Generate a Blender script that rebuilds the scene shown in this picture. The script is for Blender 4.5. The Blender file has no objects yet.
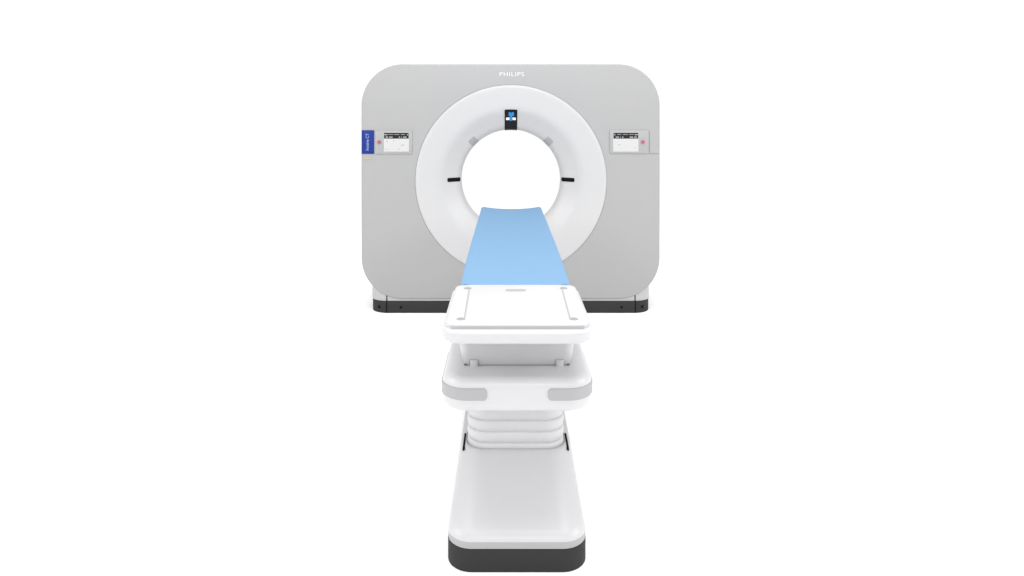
import bpy, bmesh, math
from mathutils import Vector, Matrix
S = bpy.context.scene
COL = S.collection
PI = math.pi
# ------------------------------------------------------------------ camera
CAMX, CAMZ, F = -0.0345, 1.456, 694.0
cam = bpy.data.objects.new("camera", bpy.data.cameras.new("camera"))
COL.objects.link(cam); S.camera = cam
cam.location = (CAMX, 0, CAMZ); cam.rotation_euler = (PI/2, 0, 0)
cam.data.sensor_width = 36; cam.data.lens = F/1024*36
cam.data.shift_x = (512-506.3)/1024; cam.data.shift_y = -(288-115)/1024
cam.data.clip_start = 0.05; cam.data.clip_end = 2000
# ------------------------------------------------------------------ world and lamps
w = bpy.data.worlds.new("World"); S.world = w; w.use_nodes = True
bg = w.node_tree.nodes["Background"]
bg.inputs[0].default_value = (1, 1, 1, 1); bg.inputs[1].default_value = 1.07
def area(name, loc, target, sx, sy, power, col=(1, 1, 1)):
    l = bpy.data.lights.new(name, 'AREA'); l.shape = 'RECTANGLE'; l.size = sx; l.size_y = sy
    l.energy = power; l.color = col
    o = bpy.data.objects.new(name, l); COL.objects.link(o); o.location = loc
    o.rotation_euler = (Vector(target)-Vector(loc)).to_track_quat('-Z', 'Y').to_euler()
area("softbox_overhead", (0, 2.2, 5.2), (0, 2.9, 0), 4.0, 3.0, 155)
area("softbox_side_left", (-4.6, 1.6, 3.2), (0, 3.0, 0.4), 2.2, 2.2, 85)
area("softbox_side_right", (4.6, 1.6, 3.2), (0, 3.0, 0.4), 2.2, 2.2, 95)
area("added_fill_front", (0, -5.5, 4.4), (0, 3.2, 0.5), 4.5, 2.2, 185)  # unseen fill lamp, added to brighten the recess under the table head
area("added_fill_rear", (0, 7.7, 3.2), (0, 6.9, 0), 4.0, 0.6, 24)  # unseen lamp added to lift the shadow on the floor behind the gantry
vs = S.view_settings
vs.view_transform = 'Standard'; vs.look = 'None'; vs.exposure = 0; vs.gamma = 1; vs.use_curve_mapping = False
S.cycles.max_bounces = 8

# ------------------------------------------------------------------ materials
def mat(name, col, rough=0.4, coat=0.0, bump=0.0, bscale=300, var=0.0, emit=None, spec=0.5):
    m = bpy.data.materials.new(name); m.use_nodes = True
    nt = m.node_tree; b = nt.nodes["Principled BSDF"]
    b.inputs["Base Color"].default_value = (*col, 1); b.inputs["Roughness"].default_value = rough
    b.inputs["Coat Weight"].default_value = coat; b.inputs["Coat Roughness"].default_value = 0.12
    b.inputs["Specular IOR Level"].default_value = spec
    if emit:
        b.inputs["Emission Color"].default_value = (*emit, 1); b.inputs["Emission Strength"].default_value = 1
    tc = nt.nodes.new("ShaderNodeTexCoord")
    n = nt.nodes.new("ShaderNodeTexNoise"); n.inputs["Scale"].default_value = bscale
    n.inputs["Detail"].default_value = 3
    nt.links.new(tc.outputs["Object"], n.inputs["Vector"])
    if bump:
        bp = nt.nodes.new("ShaderNodeBump"); bp.inputs["Strength"].default_value = bump
        bp.inputs["Distance"].default_value = 0.0006
        nt.links.new(n.outputs["Fac"], bp.inputs["Height"]); nt.links.new(bp.outputs[0], b.inputs["Normal"])
    if var:
        n2 = nt.nodes.new("ShaderNodeTexNoise"); n2.inputs["Scale"].default_value = 2.2
        nt.links.new(tc.outputs["Object"], n2.inputs["Vector"])
        mr = nt.nodes.new("ShaderNodeMapRange")
        mr.inputs["To Min"].default_value = rough-var; mr.inputs["To Max"].default_value = rough+var
        nt.links.new(n2.outputs["Fac"], mr.inputs["Value"]); nt.links.new(mr.outputs[0], b.inputs["Roughness"])
    return m
M = dict(
    floor=mat("studio_floor_white", (0.95, 0.95, 0.95), 0.9, spec=0.1),
    panel=mat("grey_panel_paint", (0.292, 0.292, 0.294), 0.5, bump=0.05, var=0.05),
    shell=mat("light_grey_shell", (0.39, 0.39, 0.392), 0.5, bump=0.05),
    ring=mat("white_bore_plastic", (0.435, 0.435, 0.44), 0.35, var=0.04),
    white=mat("white_table_plastic", (0.482, 0.477, 0.488), 0.32, bump=0.03, var=0.05),
    base=mat("shaded_white_base_plastic", (0.462, 0.457, 0.467), 0.32, bump=0.03, var=0.05),  # table white toned down, shade under the head put into the colour
    bellow=mat("bellows_rubber", (0.49, 0.485, 0.495), 0.6, bump=0.1),
    rim=mat("grey_base_rim", (0.31, 0.306, 0.315), 0.45),
    bumper=mat("grey_bumper", (0.305, 0.302, 0.31), 0.5),
    dark=mat("charcoal_skirt", (0.022, 0.021, 0.022), 0.7, bump=0.1, spec=0.25),
    black=mat("black_slot", (0.004, 0.004, 0.0045), 0.8, spec=0.1),
    glass=mat("black_display_glass", (0.006, 0.006, 0.008), 0.3, spec=0.2),
    seam=mat("seam_grey", (0.10, 0.10, 0.10), 0.7),
    softseam=mat("soft_seam_grey", (0.20, 0.20, 0.205), 0.7),
    blue=mat("mattress_blue_vinyl", (0.150, 0.279, 0.435), 0.7, bump=0.15, bscale=120, var=0.05, spec=0.2),
    sticker=mat("royal_blue_label", (0.006, 0.024, 0.185), 0.6, spec=0.25),
    letter=mat("white_lettering", (0.62, 0.62, 0.62), 0.5),
    stickerletter=mat("label_lettering", (0.30, 0.34, 0.50), 0.5),
    screen=mat("screen_white", (0.1, 0.1, 0.1), 0.4, emit=(0.66, 0.66, 0.67), spec=0.2),
    screendark=mat("screen_header", (0.012, 0.012, 0.014), 0.4, spec=0.2),
    screengrey=mat("screen_grey_mark", (0.1, 0.1, 0.1), 0.4, emit=(0.35, 0.35, 0.36), spec=0.2),
    screenblue=mat("screen_blue", (0.02, 0.1, 0.2), 0.4, emit=(0.02, 0.16, 0.45), spec=0.2),
    screenlit=mat("screen_lit_white", (0.2, 0.2, 0.2), 0.4, emit=(0.9, 0.92, 0.95), spec=0.2),
    red=mat("pink_red_button", (0.38, 0.05, 0.11), 0.4),
    yellow=mat("pale_yellow_mark", (0.34, 0.315, 0.25), 0.5),
    sensor=mat("grey_sensor_window", (0.29, 0.29, 0.30), 0.35),
    stepshade=mat("grey_step_shade", (0.39, 0.387, 0.395), 0.6),  # shade of the plate's front step, given as a grey colour
    screentext=mat("screen_header_text", (0.1, 0.1, 0.1), 0.4, emit=(0.38, 0.38, 0.39), spec=0.2),
    handle=mat("beige_handle", (0.30, 0.28, 0.275), 0.5),
    steel=mat("dull_steel", (0.26, 0.26, 0.26), 0.4),
)
# ------------------------------------------------------------------ helpers
def link(name, bm, m, parent=None, smooth=35):
    me = bpy.data.meshes.new(name)
    bmesh.ops.remove_doubles(bm, verts=bm.verts, dist=1e-6)
    bmesh.ops.recalc_face_normals(bm, faces=bm.faces)
    bm.to_mesh(me); bm.free()
    for x in (m if isinstance(m, (list, tuple)) else [m]): me.materials.append(x)
    for p in me.polygons: p.use_smooth = True
    me.set_sharp_from_angle(angle=math.radians(smooth))
    o = bpy.data.objects.new(name, me); COL.objects.link(o)
    if parent:
        o.parent = parent; pw = Vector((0, 0, 0)); q = parent
        while q: pw += q.location; q = q.parent
        o.location = -pw
    return o
def thing(name, loc, label, cat):
    o = bpy.data.objects.new(name, None); COL.objects.link(o); o.location = loc
    o["label"] = label; o["category"] = cat; o.empty_display_size = 0.2
    return o
def rrect(x0, x1, y0, y1, r, n=14, ne=6):
    """rounded rectangle outline in 2D, counter-clockwise, fixed vertex count"""
    r = min(r, (x1-x0)/2-1e-4, (y1-y0)/2-1e-4); pts = []
    cs = [(x1-r, y0+r, -90), (x1-r, y1-r, 0), (x0+r, y1-r, 90), (x0+r, y0+r, 180)]
    for i, (cx, cy, a) in enumerate(cs):
        for k in range(n+1):
            t = math.radians(a+90*k/n); pts.append((cx+r*math.cos(t), cy+r*math.sin(t)))
        nx = cs[(i+1) % 4]; t = math.radians(nx[2])
        e = (nx[0]+r*math.cos(t), nx[1]+r*math.sin(t)); s = pts[-1]
        for k in range(1, ne): pts.append((s[0]+(e[0]-s[0])*k/ne, s[1]+(e[1]-s[1])*k/ne))
    return pts
def loft(bm, rings, cap0=True, cap1=True, closed=False, mi=0):
    vs_ = [[bm.verts.new(p) for p in r] for r in rings]
    n = len(vs_[0]); seq = list(zip(vs_, vs_[1:]))
    if closed: seq.append((vs_[-1], vs_[0]))
    for a, b in seq:
        for i in range(n):
            j = (i+1) % n
            try: f = bm.faces.new((a[i], a[j], b[j], b[i])); f.material_index = mi
            except ValueError: pass
    if cap0 and not closed: f = bm.faces.new(vs_[0][::-1]); f.material_index = mi
    if cap1 and not closed: f = bm.faces.new(vs_[-1]); f.material_index = mi
def plan_loft(secs, **kw):
    """secs: (z, hx, yfront, yback, r) stacked upward"""
    bm = bmesh.new()
    loft(bm, [[(x, y, z) for x, y in rrect(-hx, hx, y0, y1, r)] for z, hx, y0, y1, r in secs], **kw)
    return bm
def edge_secs(z0, z1, hx, y0, y1, r, rb, rt, k=6):
    """slab with quarter-round lower edge rb and upper edge rt"""
    out = []
    for i in range(k+1):
        a = PI/2*i/k; d = rb*(1-math.sin(a)); out.append((z0+rb*(1-math.cos(a)), hx-d, y0+d, y1-d, max(r-d, 0.004)))
    for i in range(k+1):
        a = PI/2*i/k; d = rt*(1-math.cos(a)); out.append((z1-rt+rt*math.sin(a), hx-d, y0+d, y1-d, max(r-d, 0.004)))
    return out
def face_plate(bm, x0, x1, z0, z1, yf, th, r=0.004, bev=0.002, mi=0):
    """plate facing the camera (-Y), front at yf, thickness th"""
    rr = [[(x, y, z) for x, z in rrect(x0+i, x1-i, z0+i, z1-i, max(r-i, .0005), 5, 2)] for i, y in
          ((0, yf+th), (0, yf+bev), (bev*.3, yf+bev*.3), (bev, yf))]
    loft(bm, rr, mi=mi)
def revolve(prof, cz, n=160, closed=False):
    """prof: (radius, y) about the axis X=0, Z=cz"""
    bm = bmesh.new()
    loft(bm, [[(r*math.sin(2*PI*i/n), y, cz+r*math.cos(2*PI*i/n)) for i in range(n)] for r, y in prof],
         cap0=False, cap1=False, closed=closed)
    return bm
def cyl_y(bm, x, z, y0, y1, r, n=20, mi=0):
    loft(bm, [[(x+q*math.cos(2*PI*i/n), y, z+q*math.sin(2*PI*i/n)) for i in range(n)]
              for q, y in ((r, y1), (r, y0+.0015), (r-.001, y0))], mi=mi)
def cyl_z(bm, x, y, z0, z1, r, n=20, mi=0, b=.001):
    loft(bm, [[(x+q*math.cos(2*PI*i/n), y+q*math.sin(2*PI*i/n), z) for i in range(n)]
              for q, z in ((r, z0), (r, z1-b), (r-b, z1))], mi=mi)
def text_bm(s, size, ext, mtx, bold=0.0, spacing=1.0):
    cu = bpy.data.curves.new("lettering", 'FONT'); cu.body = s; cu.size = size; cu.extrude = ext
    cu.align_x = 'CENTER'; cu.align_y = 'CENTER'; cu.offset = bold; cu.space_character = spacing
    o = bpy.data.objects.new("lettering", cu); COL.objects.link(o)
    me = bpy.data.meshes.new_from_object(o.evaluated_get(bpy.context.evaluated_depsgraph_get()))
    me.transform(mtx); bm = bmesh.new(); bm.from_mesh(me)
    bpy.data.objects.remove(o); bpy.data.curves.remove(cu); bpy.data.meshes.remove(me)
    return bm

# ------------------------------------------------------------------ floor
bm = bmesh.new()
for q in ((-300, -60), (300, -60), (300, 600), (-300, 600)): bm.verts.new((*q, 0))
bm.faces.new(bm.verts[:]) if False else bm.faces.new(list(bm.verts))
o = link("floor", bm, M["floor"]); o["kind"] = "structure"

# ------------------------------------------------------------------ gantry
GY = 5.103            # depth of the front face
K = 136.0             # pixels per metre there
def gx(px): return (px-506.3)/K+CAMX
def gz(py): return CAMZ-(py-115)/K
CZ = gz(180.7); GCX = 0.0
G = thing("scanner_gantry", (0, GY+.45, 0), "large grey ring-shaped scanner housing with white round opening, control panels and charcoal plinth", "medical scanner")
X0, X1, Z0, Z1 = gx(361.2), gx(660), gz(299.2), gz(64.2)
CR = 0.305
def orr(inset, y):
    pts = rrect(X0+inset, X1-inset, Z0+inset, Z1-inset, CR-inset, 24, 16)
    return [(x, y, z) for x, z in pts]
def circ(r, y):
    out = []
    for x, _, z in orr(0, 0):
        a = math.atan2(z-CZ, x); out.append((r*math.cos(a), y, CZ+r*math.sin(a)))
    return out
RR = 0.703
bm = bmesh.new()
loft(bm, [orr(.012, GY+.055), orr(0, GY+.045), orr(0, GY+.012), orr(.0015, GY+.006), orr(.005, GY+.002), orr(.011, GY), circ(RR+.002, GY), circ(RR+.002, GY+.055)], closed=True)
link("front_panel", bm, M["panel"], G, 40)
bm = bmesh.new()
B0 = .02
loft(bm, [circ(RR+.004, GY+.06), orr(.03, GY+.06), orr(B0, GY+.07), orr(B0, GY+.80), orr(.03, GY+.85), orr(.06, GY+.87), circ(.62, GY+.87)], cap0=False, cap1=False)
link("body_shell", bm, M["shell"], G, 40)
# white funnel: radius against depth
prof = [(RR, GY+.03), (RR, GY-.002), (RR-.006, GY-.007), (.68, GY-.006), (.64, GY+.002), (.60, GY+.010), (.56, GY+.019), (.54, GY+.025), (.525, GY+.032),
        (.508, GY+.044), (.49, GY+.062), (.46, GY+.096), (.43, GY+.126), (.408, GY+.150), (.394, GY+.172), (.385, GY+.194), (.3805, GY+.215), (.379, GY+.235)]
FD = .64; prof = [(r if r > .6 else .6+(r-.6)*(.6-.3725)/(.6-.379), GY+(y-GY)*(FD if y > GY and r < .7 else 1)) for r, y in prof]
prof2 = [(.3725, GY+.1515), (.374, GY+.19), (.385, GY+.27), (.41, GY+.42), (.45, GY+.60), (.50, GY+.75), (.56, GY+.84), (.61, GY+.875), (.625, GY+.872)]
link("bore_funnel", revolve(prof, CZ), M["ring"], G, 50)
link("bore_tunnel", revolve(prof2, CZ), M["ring"], G, 50)
def fy(r):          # depth of the funnel at radius r
    for (r0, y0), (r1, y1) in zip(prof[3:], prof[4:]):
        if r1 <= r <= r0: return y0+(y1-y0)*(r0-r)/(r0-r1)
    return prof[-1][1]
def on_funnel(ang, rA, rB, wid, lift, th, mats, name, corner=.006, marks=()):
    """piece hugging the funnel at clock angle ang (deg from top), from radius rA in to rB; marks: (x0, x1, s0, s1, corner, material)"""
    a = math.radians(ang); v = Vector((math.cos(a), 0, -math.sin(a))); rad = Vector((math.sin(a), 0, math.cos(a)))
    def at(x, sl, h, L):       # sl metres along the strip, h height above the funnel
        q = rA+(rB-rA)*sl/L; e = .004
        tg = (rad*(-2*e)+Vector((0, fy(q-e)-fy(q+e), 0))).normalized(); nr = v.cross(tg).normalized()
        if nr.y > 0: nr = -nr
        bow = q-math.sqrt(max(q*q-x*x, 0))        # follow the round of the funnel
        return Vector((0, fy(q), CZ))+rad*(q-bow)+v*x+nr*h
    L = (Vector((0, fy(rB), rB))-Vector((0, fy(rA), rA))).length
    bm = bmesh.new()
    def piece(x0, x1, s0, s1, c, h0, h1, mi):
        n = 24; rings = []
        for k in range(n+1):
            sl = s0+(s1-s0)*(1-math.cos(PI*k/n))/2; e = min(sl-s0, s1-sl)
            ins = 0 if e >= c else c-math.sqrt(max(0, c*c-(c-e)**2))
            u0, u1 = x0+ins, x1-ins
            if u1-u0 < .0004: m_ = (u0+u1)/2; u0, u1 = m_-.0002, m_+.0002
            rings.append([at(u0, sl, h0, L), at(u0, sl, h1, L)]+[at(u0+(u1-u0)*j/6, sl, h1, L) for j in range(1, 6)]+[at(u1, sl, h1, L), at(u1, sl, h0, L)])
        loft(bm, rings, mi=mi)
    piece(-wid/2, wid/2, 0, L, corner, lift-th, lift, 0)
    for x0, x1, s0, s1, c, mi in marks: piece(x0, x1, s0*L, s1*L, c, lift-.001, lift+.0007, mi)
    return link(name, bm, mats, G, 30)
on_funnel(0, .531, .376, .108, .0015, .012, M["ring"], "display_bezel", .010)
on_funnel(0, .525, .372, .094, .0035, .012, [M["glass"], M["screenblue"], M["screenlit"]], "display_screen", .006, [
    (-.017, .000, .13, .30, .004, 1), (.005, .022, .13, .30, .004, 1), (-.004, .008, .18, .34, .003, 1),
    (-.036, -.012, .38, .50, .004, 2), (.012, .036, .38, .50, .005, 2), (-.011, .011, .33, .54, .004, 1)])
for s in (-1, 1):
    on_funnel(90*s, .472, .381, .030, .002, .012, M["black"], "laser_window", .009)
    on_funnel(44.5*s, .427, .374, .060, .0015, .008, M["sensor"], "sensor_window", .010)
# brand lettering on the top
bm = text_bm("PHILIPS", .052, .0015, Matrix.Translation((gx(511.7), GY-.002, gz(74.5))) @ Matrix.Rotation(PI/2, 4, 'X') @ Matrix.Diagonal((1.0, .86, 1, 1)), bold=.0002, spacing=1.12)
link("front_lettering", bm, M["letter"], G)
# control panels
def control(x0, x1, z0, z1, sx0, sx1, sz0, sz1, bx, bz, flip):
    bm = bmesh.new(); face_plate(bm, x0, x1, z0, z1, GY-.007, .02, .006, .004)
    p = link("control_panel", bm, M["panel"], G)
    bm = bmesh.new(); W = sx1-sx0; H = sz1-sz0; y = GY-.010
    face_plate(bm, sx0, sx1, sz0, sz1, y, .006, .004, .001, 0)
    face_plate(bm, sx0+.002, sx1-.002, sz1-H*.33, sz1-.003, y-.0006, .002, .002, .0004, 1)
    def mk(u, v, du, dv, mi):   # marks in screen fractions from top-left
        face_plate(bm, sx0+W*u, sx0+W*(u+du), sz1-H*(v+dv), sz1-H*v, y-.0012, .002, .001, .0003, mi)
    us = [(.03, .10, .12, .05), (.18, .10, .2, .025), (.42, .10, .2, .025), (.68, .10, .16, .025), (.92, .09, .04, .07)]
    for u, v, du, dv in us: mk(u if not flip else 1-u-du, v, du, dv, 2)
    for g, (u, du) in enumerate(((.08, .05), (.14, .03), (.22, .035), (.265, .035), (.31, .035), (.60, .04), (.70, .02), (.78, .035), (.825, .035), (.87, .03))):
        mk(u if not flip else 1-u-du, .22, du, .07, 3)
    if not flip:
        for u, v, du, dv in ((.11, .44, .04, .07), (.36, .45, .08, .02), (.72, .63, .08, .05), (.66, .69, .06, .02), (.58, .84, .04, .06), (.08, .86, .10, .02)): mk(u, v, du, dv, 2)
    else:
        for u, v, du, dv in ((.19, .63, .09, .04), (.82, .78, .08, .02), (.10, .48, .02, .02)): mk(u, v, du, dv, 2)
    link("touch_screen", bm, [M["screen"], M["screendark"], M["screengrey"], M["screentext"]], p)
    bm = bmesh.new(); cyl_y(bm, bx, bz, GY-.018, GY-.004, .0118, 24)
    link("stop_button", bm, M["red"], p)
control(gx(375.2), gx(412.3), gz(154), gz(130.4), gx(384), gx(409.2), gz(151.6), gz(132.2), gx(379.2), gz(142), False)
control(gx(609.6), gx(648.7), gz(153.6), gz(130.2), gx(613), gx(638.3), gz(151.6), gz(132.2), gx(642.8), gz(141.9), True)
bm = bmesh.new(); face_plate(bm, gx(361.6), gx(374.1), gz(153.9), gz(130.2), GY-.004, .01, .003, .001)
lab = link("blue_label", bm, M["sticker"], G)
bm = text_bm("Incisive CT", .031, .0006, Matrix.Translation((gx(367.6), GY-.0045, gz(142))) @ Matrix.Rotation(PI/2, 4, 'X') @ Matrix.Rotation(PI/2, 4, 'Z') @ Matrix.Diagonal((.90, 1.0, 1, 1)), bold=.0001)
link("label_lettering", bm, M["stickerletter"], lab)
bm = bmesh.new(); face_plate(bm, gx(364), gx(371.5), gz(159.5), gz(157.8), GY-.002, .004, .002, .0005)
link("yellow_mark", bm, M["yellow"], G)
bm = bmesh.new()
face_plate(bm, gx(649.6), gx(660)-.006, gz(154.0), gz(153.4), GY-.0015, .004, .0005, .0004)
face_plate(bm, gx(649.3), gx(649.8), gz(153.5), gz(131), GY-.0015, .004, .0005, .0004)
link("panel_seam", bm, M["softseam"], G)
# plinth
PXC = (gx(372.6)+gx(648.8))/2; PH = (gx(648.8)-gx(372.6))/2+.026; PF = GY-.002
def plinth(z0, z1, hx, y0, y1, r, bv, m, name, par):
    bm = plan_loft(edge_secs(z0, z1, hx, y0, y1, r, bv, bv, 3)); bm.transform(Matrix.Translation((PXC, 0, 0)))
    return link(name, bm, m, par)
pl = plinth(.0845, .30, PH, PF+.012, GY+.85, .13, .004, M["shell"], "plinth", G)
plinth(.0, .083, PH-.006, PF, GY+.86, .13, .004, M["dark"], "plinth_skirt", pl)
for s in (-1, 1):
    xs = gx(386.6) if s < 0 else gx(635.3)
    bm = bmesh.new(); face_plate(bm, xs-.004, xs+.004, .002, .0822, PF-.0012, .03, .001, .0004)
    face_plate(bm, xs-.004, xs+.004, .0830, .17, PF+.0105, .03, .001, .0004)
    link("plinth_seam", bm, M["black"], pl)
    for px, dy in (((379, .012), (401, 0)) if s < 0 else ((642.6, .012), (621.6, 0))):
        bm = bmesh.new(); cyl_y(bm, gx(px), .043, PF-.002+dy, PF+.03, .010, 16)
        link("plinth_bolt", bm, M["black"], pl)

# ------------------------------------------------------------------ patient table
T = thing("patient_table", (0, 2.9, 0), "long white patient table on ribbed column and dark-skirted base in front of the scanner", "examination table")
def y_at(py, z): return F/((py-115)/(CAMZ-z))      # depth of a point of height z drawn at image row py
YF = 2.21
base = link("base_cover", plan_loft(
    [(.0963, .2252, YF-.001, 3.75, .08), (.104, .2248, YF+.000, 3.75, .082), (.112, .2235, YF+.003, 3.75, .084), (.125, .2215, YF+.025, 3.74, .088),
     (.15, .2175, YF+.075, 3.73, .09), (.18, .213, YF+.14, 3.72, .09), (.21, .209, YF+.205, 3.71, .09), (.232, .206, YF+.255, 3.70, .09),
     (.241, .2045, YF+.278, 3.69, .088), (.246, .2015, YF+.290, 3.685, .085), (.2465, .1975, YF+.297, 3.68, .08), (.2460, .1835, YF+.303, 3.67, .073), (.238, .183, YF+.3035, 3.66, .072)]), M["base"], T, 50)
link("base_rim", plan_loft(edge_secs(.0745, .0965, .2255, YF-.001, 3.755, .081, .0005, .0005, 3)), M["rim"], base)
link("base_skirt", plan_loft(edge_secs(0, .073, .2265, YF-.002, 3.757, .082, .003, .004, 3)), M["dark"], base)
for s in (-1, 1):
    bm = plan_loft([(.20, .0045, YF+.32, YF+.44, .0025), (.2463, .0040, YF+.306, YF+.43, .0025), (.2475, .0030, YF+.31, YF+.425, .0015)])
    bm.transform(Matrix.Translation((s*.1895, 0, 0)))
    link("gap_shade", bm, M["black"], base)  # black strip painting the shade in the gap beside the bellows
# bellows
secs = []; z = .222; pitch = .0415; first = True
while z < .56:
    for t, d in ((0, .0062), (.06, .0046), (.16, .0024), (.32, .0007), (.52, 0), (.72, .0002), (.88, .0012), (.96, .0036)):
        secs.append((z+pitch*t, .1795-d, YF+.306+d, 3.3-d, .075))
    z += pitch
secs.append((z, .168, YF+.3175, 3.288, .075))
link("bellows", plan_loft(secs), M["bellow"], T, 25)
# lift platform
PY = F/324.0
plat = link("lift_platform", plan_loft(edge_secs(.535, .6405, .2385, PY, 3.95, .085, .024, .030, 8)), M["white"], T, 50)
for s in (-1, 1):      # grey corner bumpers wrap the front corners
    zc0, zc1 = .575, .6115
    hx, yf, r = .2385, PY, .085
    path = [(s*hx, yf+.34)]
    for k in range(11): 
        a = PI/2*k/10; path.append((s*(hx-r+r*math.cos(a)), yf+r-r*math.sin(a)))
    path.append((s*.094, yf))
    # resample and offset
    P = [Vector(p) for p in path]; dense = [P[0]]
    for a, b in zip(P, P[1:]):
        m_ = max(1, int((b-a).length/.006))
        for q in range(1, m_+1): dense.append(a+(b-a)*q/m_)
    bm = bmesh.new(); rings = []; tot = sum((b-a).length for a, b in zip(dense, dense[1:])); acc = 0
    for i, p in enumerate(dense):
        if i: acc += (p-dense[i-1]).length
        tg = (dense[min(i+1, len(dense)-1)]-dense[max(i-1, 0)]).normalized(); nr = Vector((tg.y, -tg.x))*(1 if s > 0 else -1)
        c = Vector((0, yf+.3)) 
        if (p+nr*.01-c).length < (p-c).length: nr = -nr
        e = min(acc, tot-acc); rc = .010; sh = 0 if e > rc else rc-math.sqrt(max(0, rc*rc-(rc-e)**2))
        za, zb = zc0+sh, zc1-sh; o_ = .0035
        ring = []
        for (d, zz) in ((-.012, za), (o_-.0012, za), (o_, za+.0015), (o_, zb-.0015), (o_-.0012, zb), (-.012, zb)):
            q = p+nr*d; ring.append((q.x, q.y, zz))
        rings.append(ring)
    loft(bm, rings)
    link("corner_bumper", bm, M["bumper"], plat, 30)
# carriage between platform and table head
CYF = y_at(365.2, .641)
car = link("carriage", plan_loft([(.6415, .178, CYF+.002, 3.9, .03), (.648, .180, CYF, 3.9, .03), (.70, .187, CYF-.008, 3.9, .034), (.735, .196, CYF-.016, 3.9, .036), (.7585, .204, CYF-.026, 3.9, .038)]), M["white"], T, 50)
bm = bmesh.new()
def bar(bm, x0, x1, y0, y1, z0, z1, r=.002):
    loft(bm, [[(x, y, z) for x, y in rrect(x0+i, x1-i, y0+i, y1-i, r, 4, 1)] for i, z in ((0, z0), (0, z1-.001), (.0008, z1))])
bar(bm, -.150, .150, CYF-.006, CYF+.01, .6385, .6425)
for s in (-1, 1):
    a, b = sorted((s*.142, s*.172)); bar(bm, a, b, CYF-.006, CYF+.006, .6385, .6425)
    a, b = sorted((s*.162, s*.172)); bar(bm, a, b, CYF-.004, CYF+.022, .6385, .6425)
for s in (-1, 1):
    bar(bm, s*.139-.0165, s*.139+.0165, CYF-.002, CYF+.006, .6385, .6620, .003)
link("carriage_gap", bm, M["steel"], car)
for s in (-1, 1):
    bm = bmesh.new(); bar(bm, s*.139-.0135, s*.139+.0135, CYF-.013, CYF+.02, .6385, .660, .011)
    link("latch_knob", bm, M["white"], car)
# table head: rounded tray with a raised top plate
HY = F/330.0; HR = F/265.5
head = link("head_tray", plan_loft(edge_secs(.7605, .8035, .2345, HY-.012, HR+.03, .066, .020, .010, 8)), M["white"], T, 50)
link("head_plate", plan_loft([(.801, .2225, HY+.015, HR, .040), (.8145, .2225, HY+.015, HR, .040), (.8168, .2205, HY+.017, HR-.003, .038), (.8175, .215, HY+.021, HR-.006, .043)]), M["white"], head, 50)
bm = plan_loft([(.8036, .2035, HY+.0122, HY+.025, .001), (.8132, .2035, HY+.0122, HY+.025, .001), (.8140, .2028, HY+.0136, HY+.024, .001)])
link("plate_step_shade", bm, M["stepshade"], head, 50)  # grey strip painting the shade on the plate's upright front step
for s in (-1, 1):
    bm = bmesh.new()
    ya, yb = y_at(318, .8175), y_at(289.5, .8175)
    xa, xb = s*.1655, s*.1700
    loft(bm, [[(xa-.003, ya, z), (xa+.003, ya, z), (xb+.003, yb, z), (xb-.003, yb, z)] for z in (.812, .8181)])
    link("side_groove", bm, M["rim"], head)
    for py in (319, 288.3):
        yy = y_at(py, .8175); bm = bmesh.new(); cyl_z(bm, s*.1765, yy, .81, .8190, .0145, 20)
        cyl_z(bm, s*.1765, yy, .818, .8205, .0055, 6)
        link("head_screw", bm, M["steel"], head)
bm = bmesh.new(); yy = y_at(290.3, .8175)
bar(bm, -.0385, .0385, yy-.015, yy+.015, .812, .8185, .0145)
link("release_handle", bm, M["handle"], head)
# cradle under the mattress and its support beam
def trough(half, zt, sag, th, y0, y1, nx=20, ny=40, hw=None):
    bm = bmesh.new(); rings = []
    for j in range(ny+1):
        y = y0+(y1-y0)*j/ny; h = half if hw is None else hw(y)
        top = []; bot = []
        for i in range(nx+1):
            u = -1+2*i/nx; x = u*h
            zz = zt-sag*(1-abs(u)**2.2)
            e = max(0, (abs(u)-.93)/.07); zr = th*.35*(1-math.sqrt(max(0, 1-e*e)))
            top.append((x, y, zz-zr)); bot.append((x*.985, y, zz-th+zr*.5))
        rings.append(top+bot[::-1])
    loft(bm, rings); return bm
FAR = y_at(207.3, .823)
link("cradle", trough(.196, .800, .020, .022, HR-.02, FAR-.03), M["white"], T, 50)
link("support_beam", plan_loft(edge_secs(.70, .765, .13, 2.6, 4.05, .03, .01, .01, 4)), M["white"], T)
# ------------------------------------------------------------------ mattress
def mw(y):
    pts = [(HR, .204), (F/255, .2075), (F/235, .2105), (F/200, .2105), (F/145, .206), (FAR+.06, .2065)]
    for (a, p), (b, q) in zip(pts, pts[1:]):
        if a <= y <= b: return p+(q-p)*(y-a)/(b-a)
    return pts[0][1] if y < HR else pts[-1][1]
m = link("mattress", trough(.2, .824, .018, .026, HR-.004, FAR+.04, 28, 60, mw), M["blue"], None, 50)
m["label"] = "light blue vinyl mattress pad lying along the table top into the scanner opening"; m["category"] = "mattress"
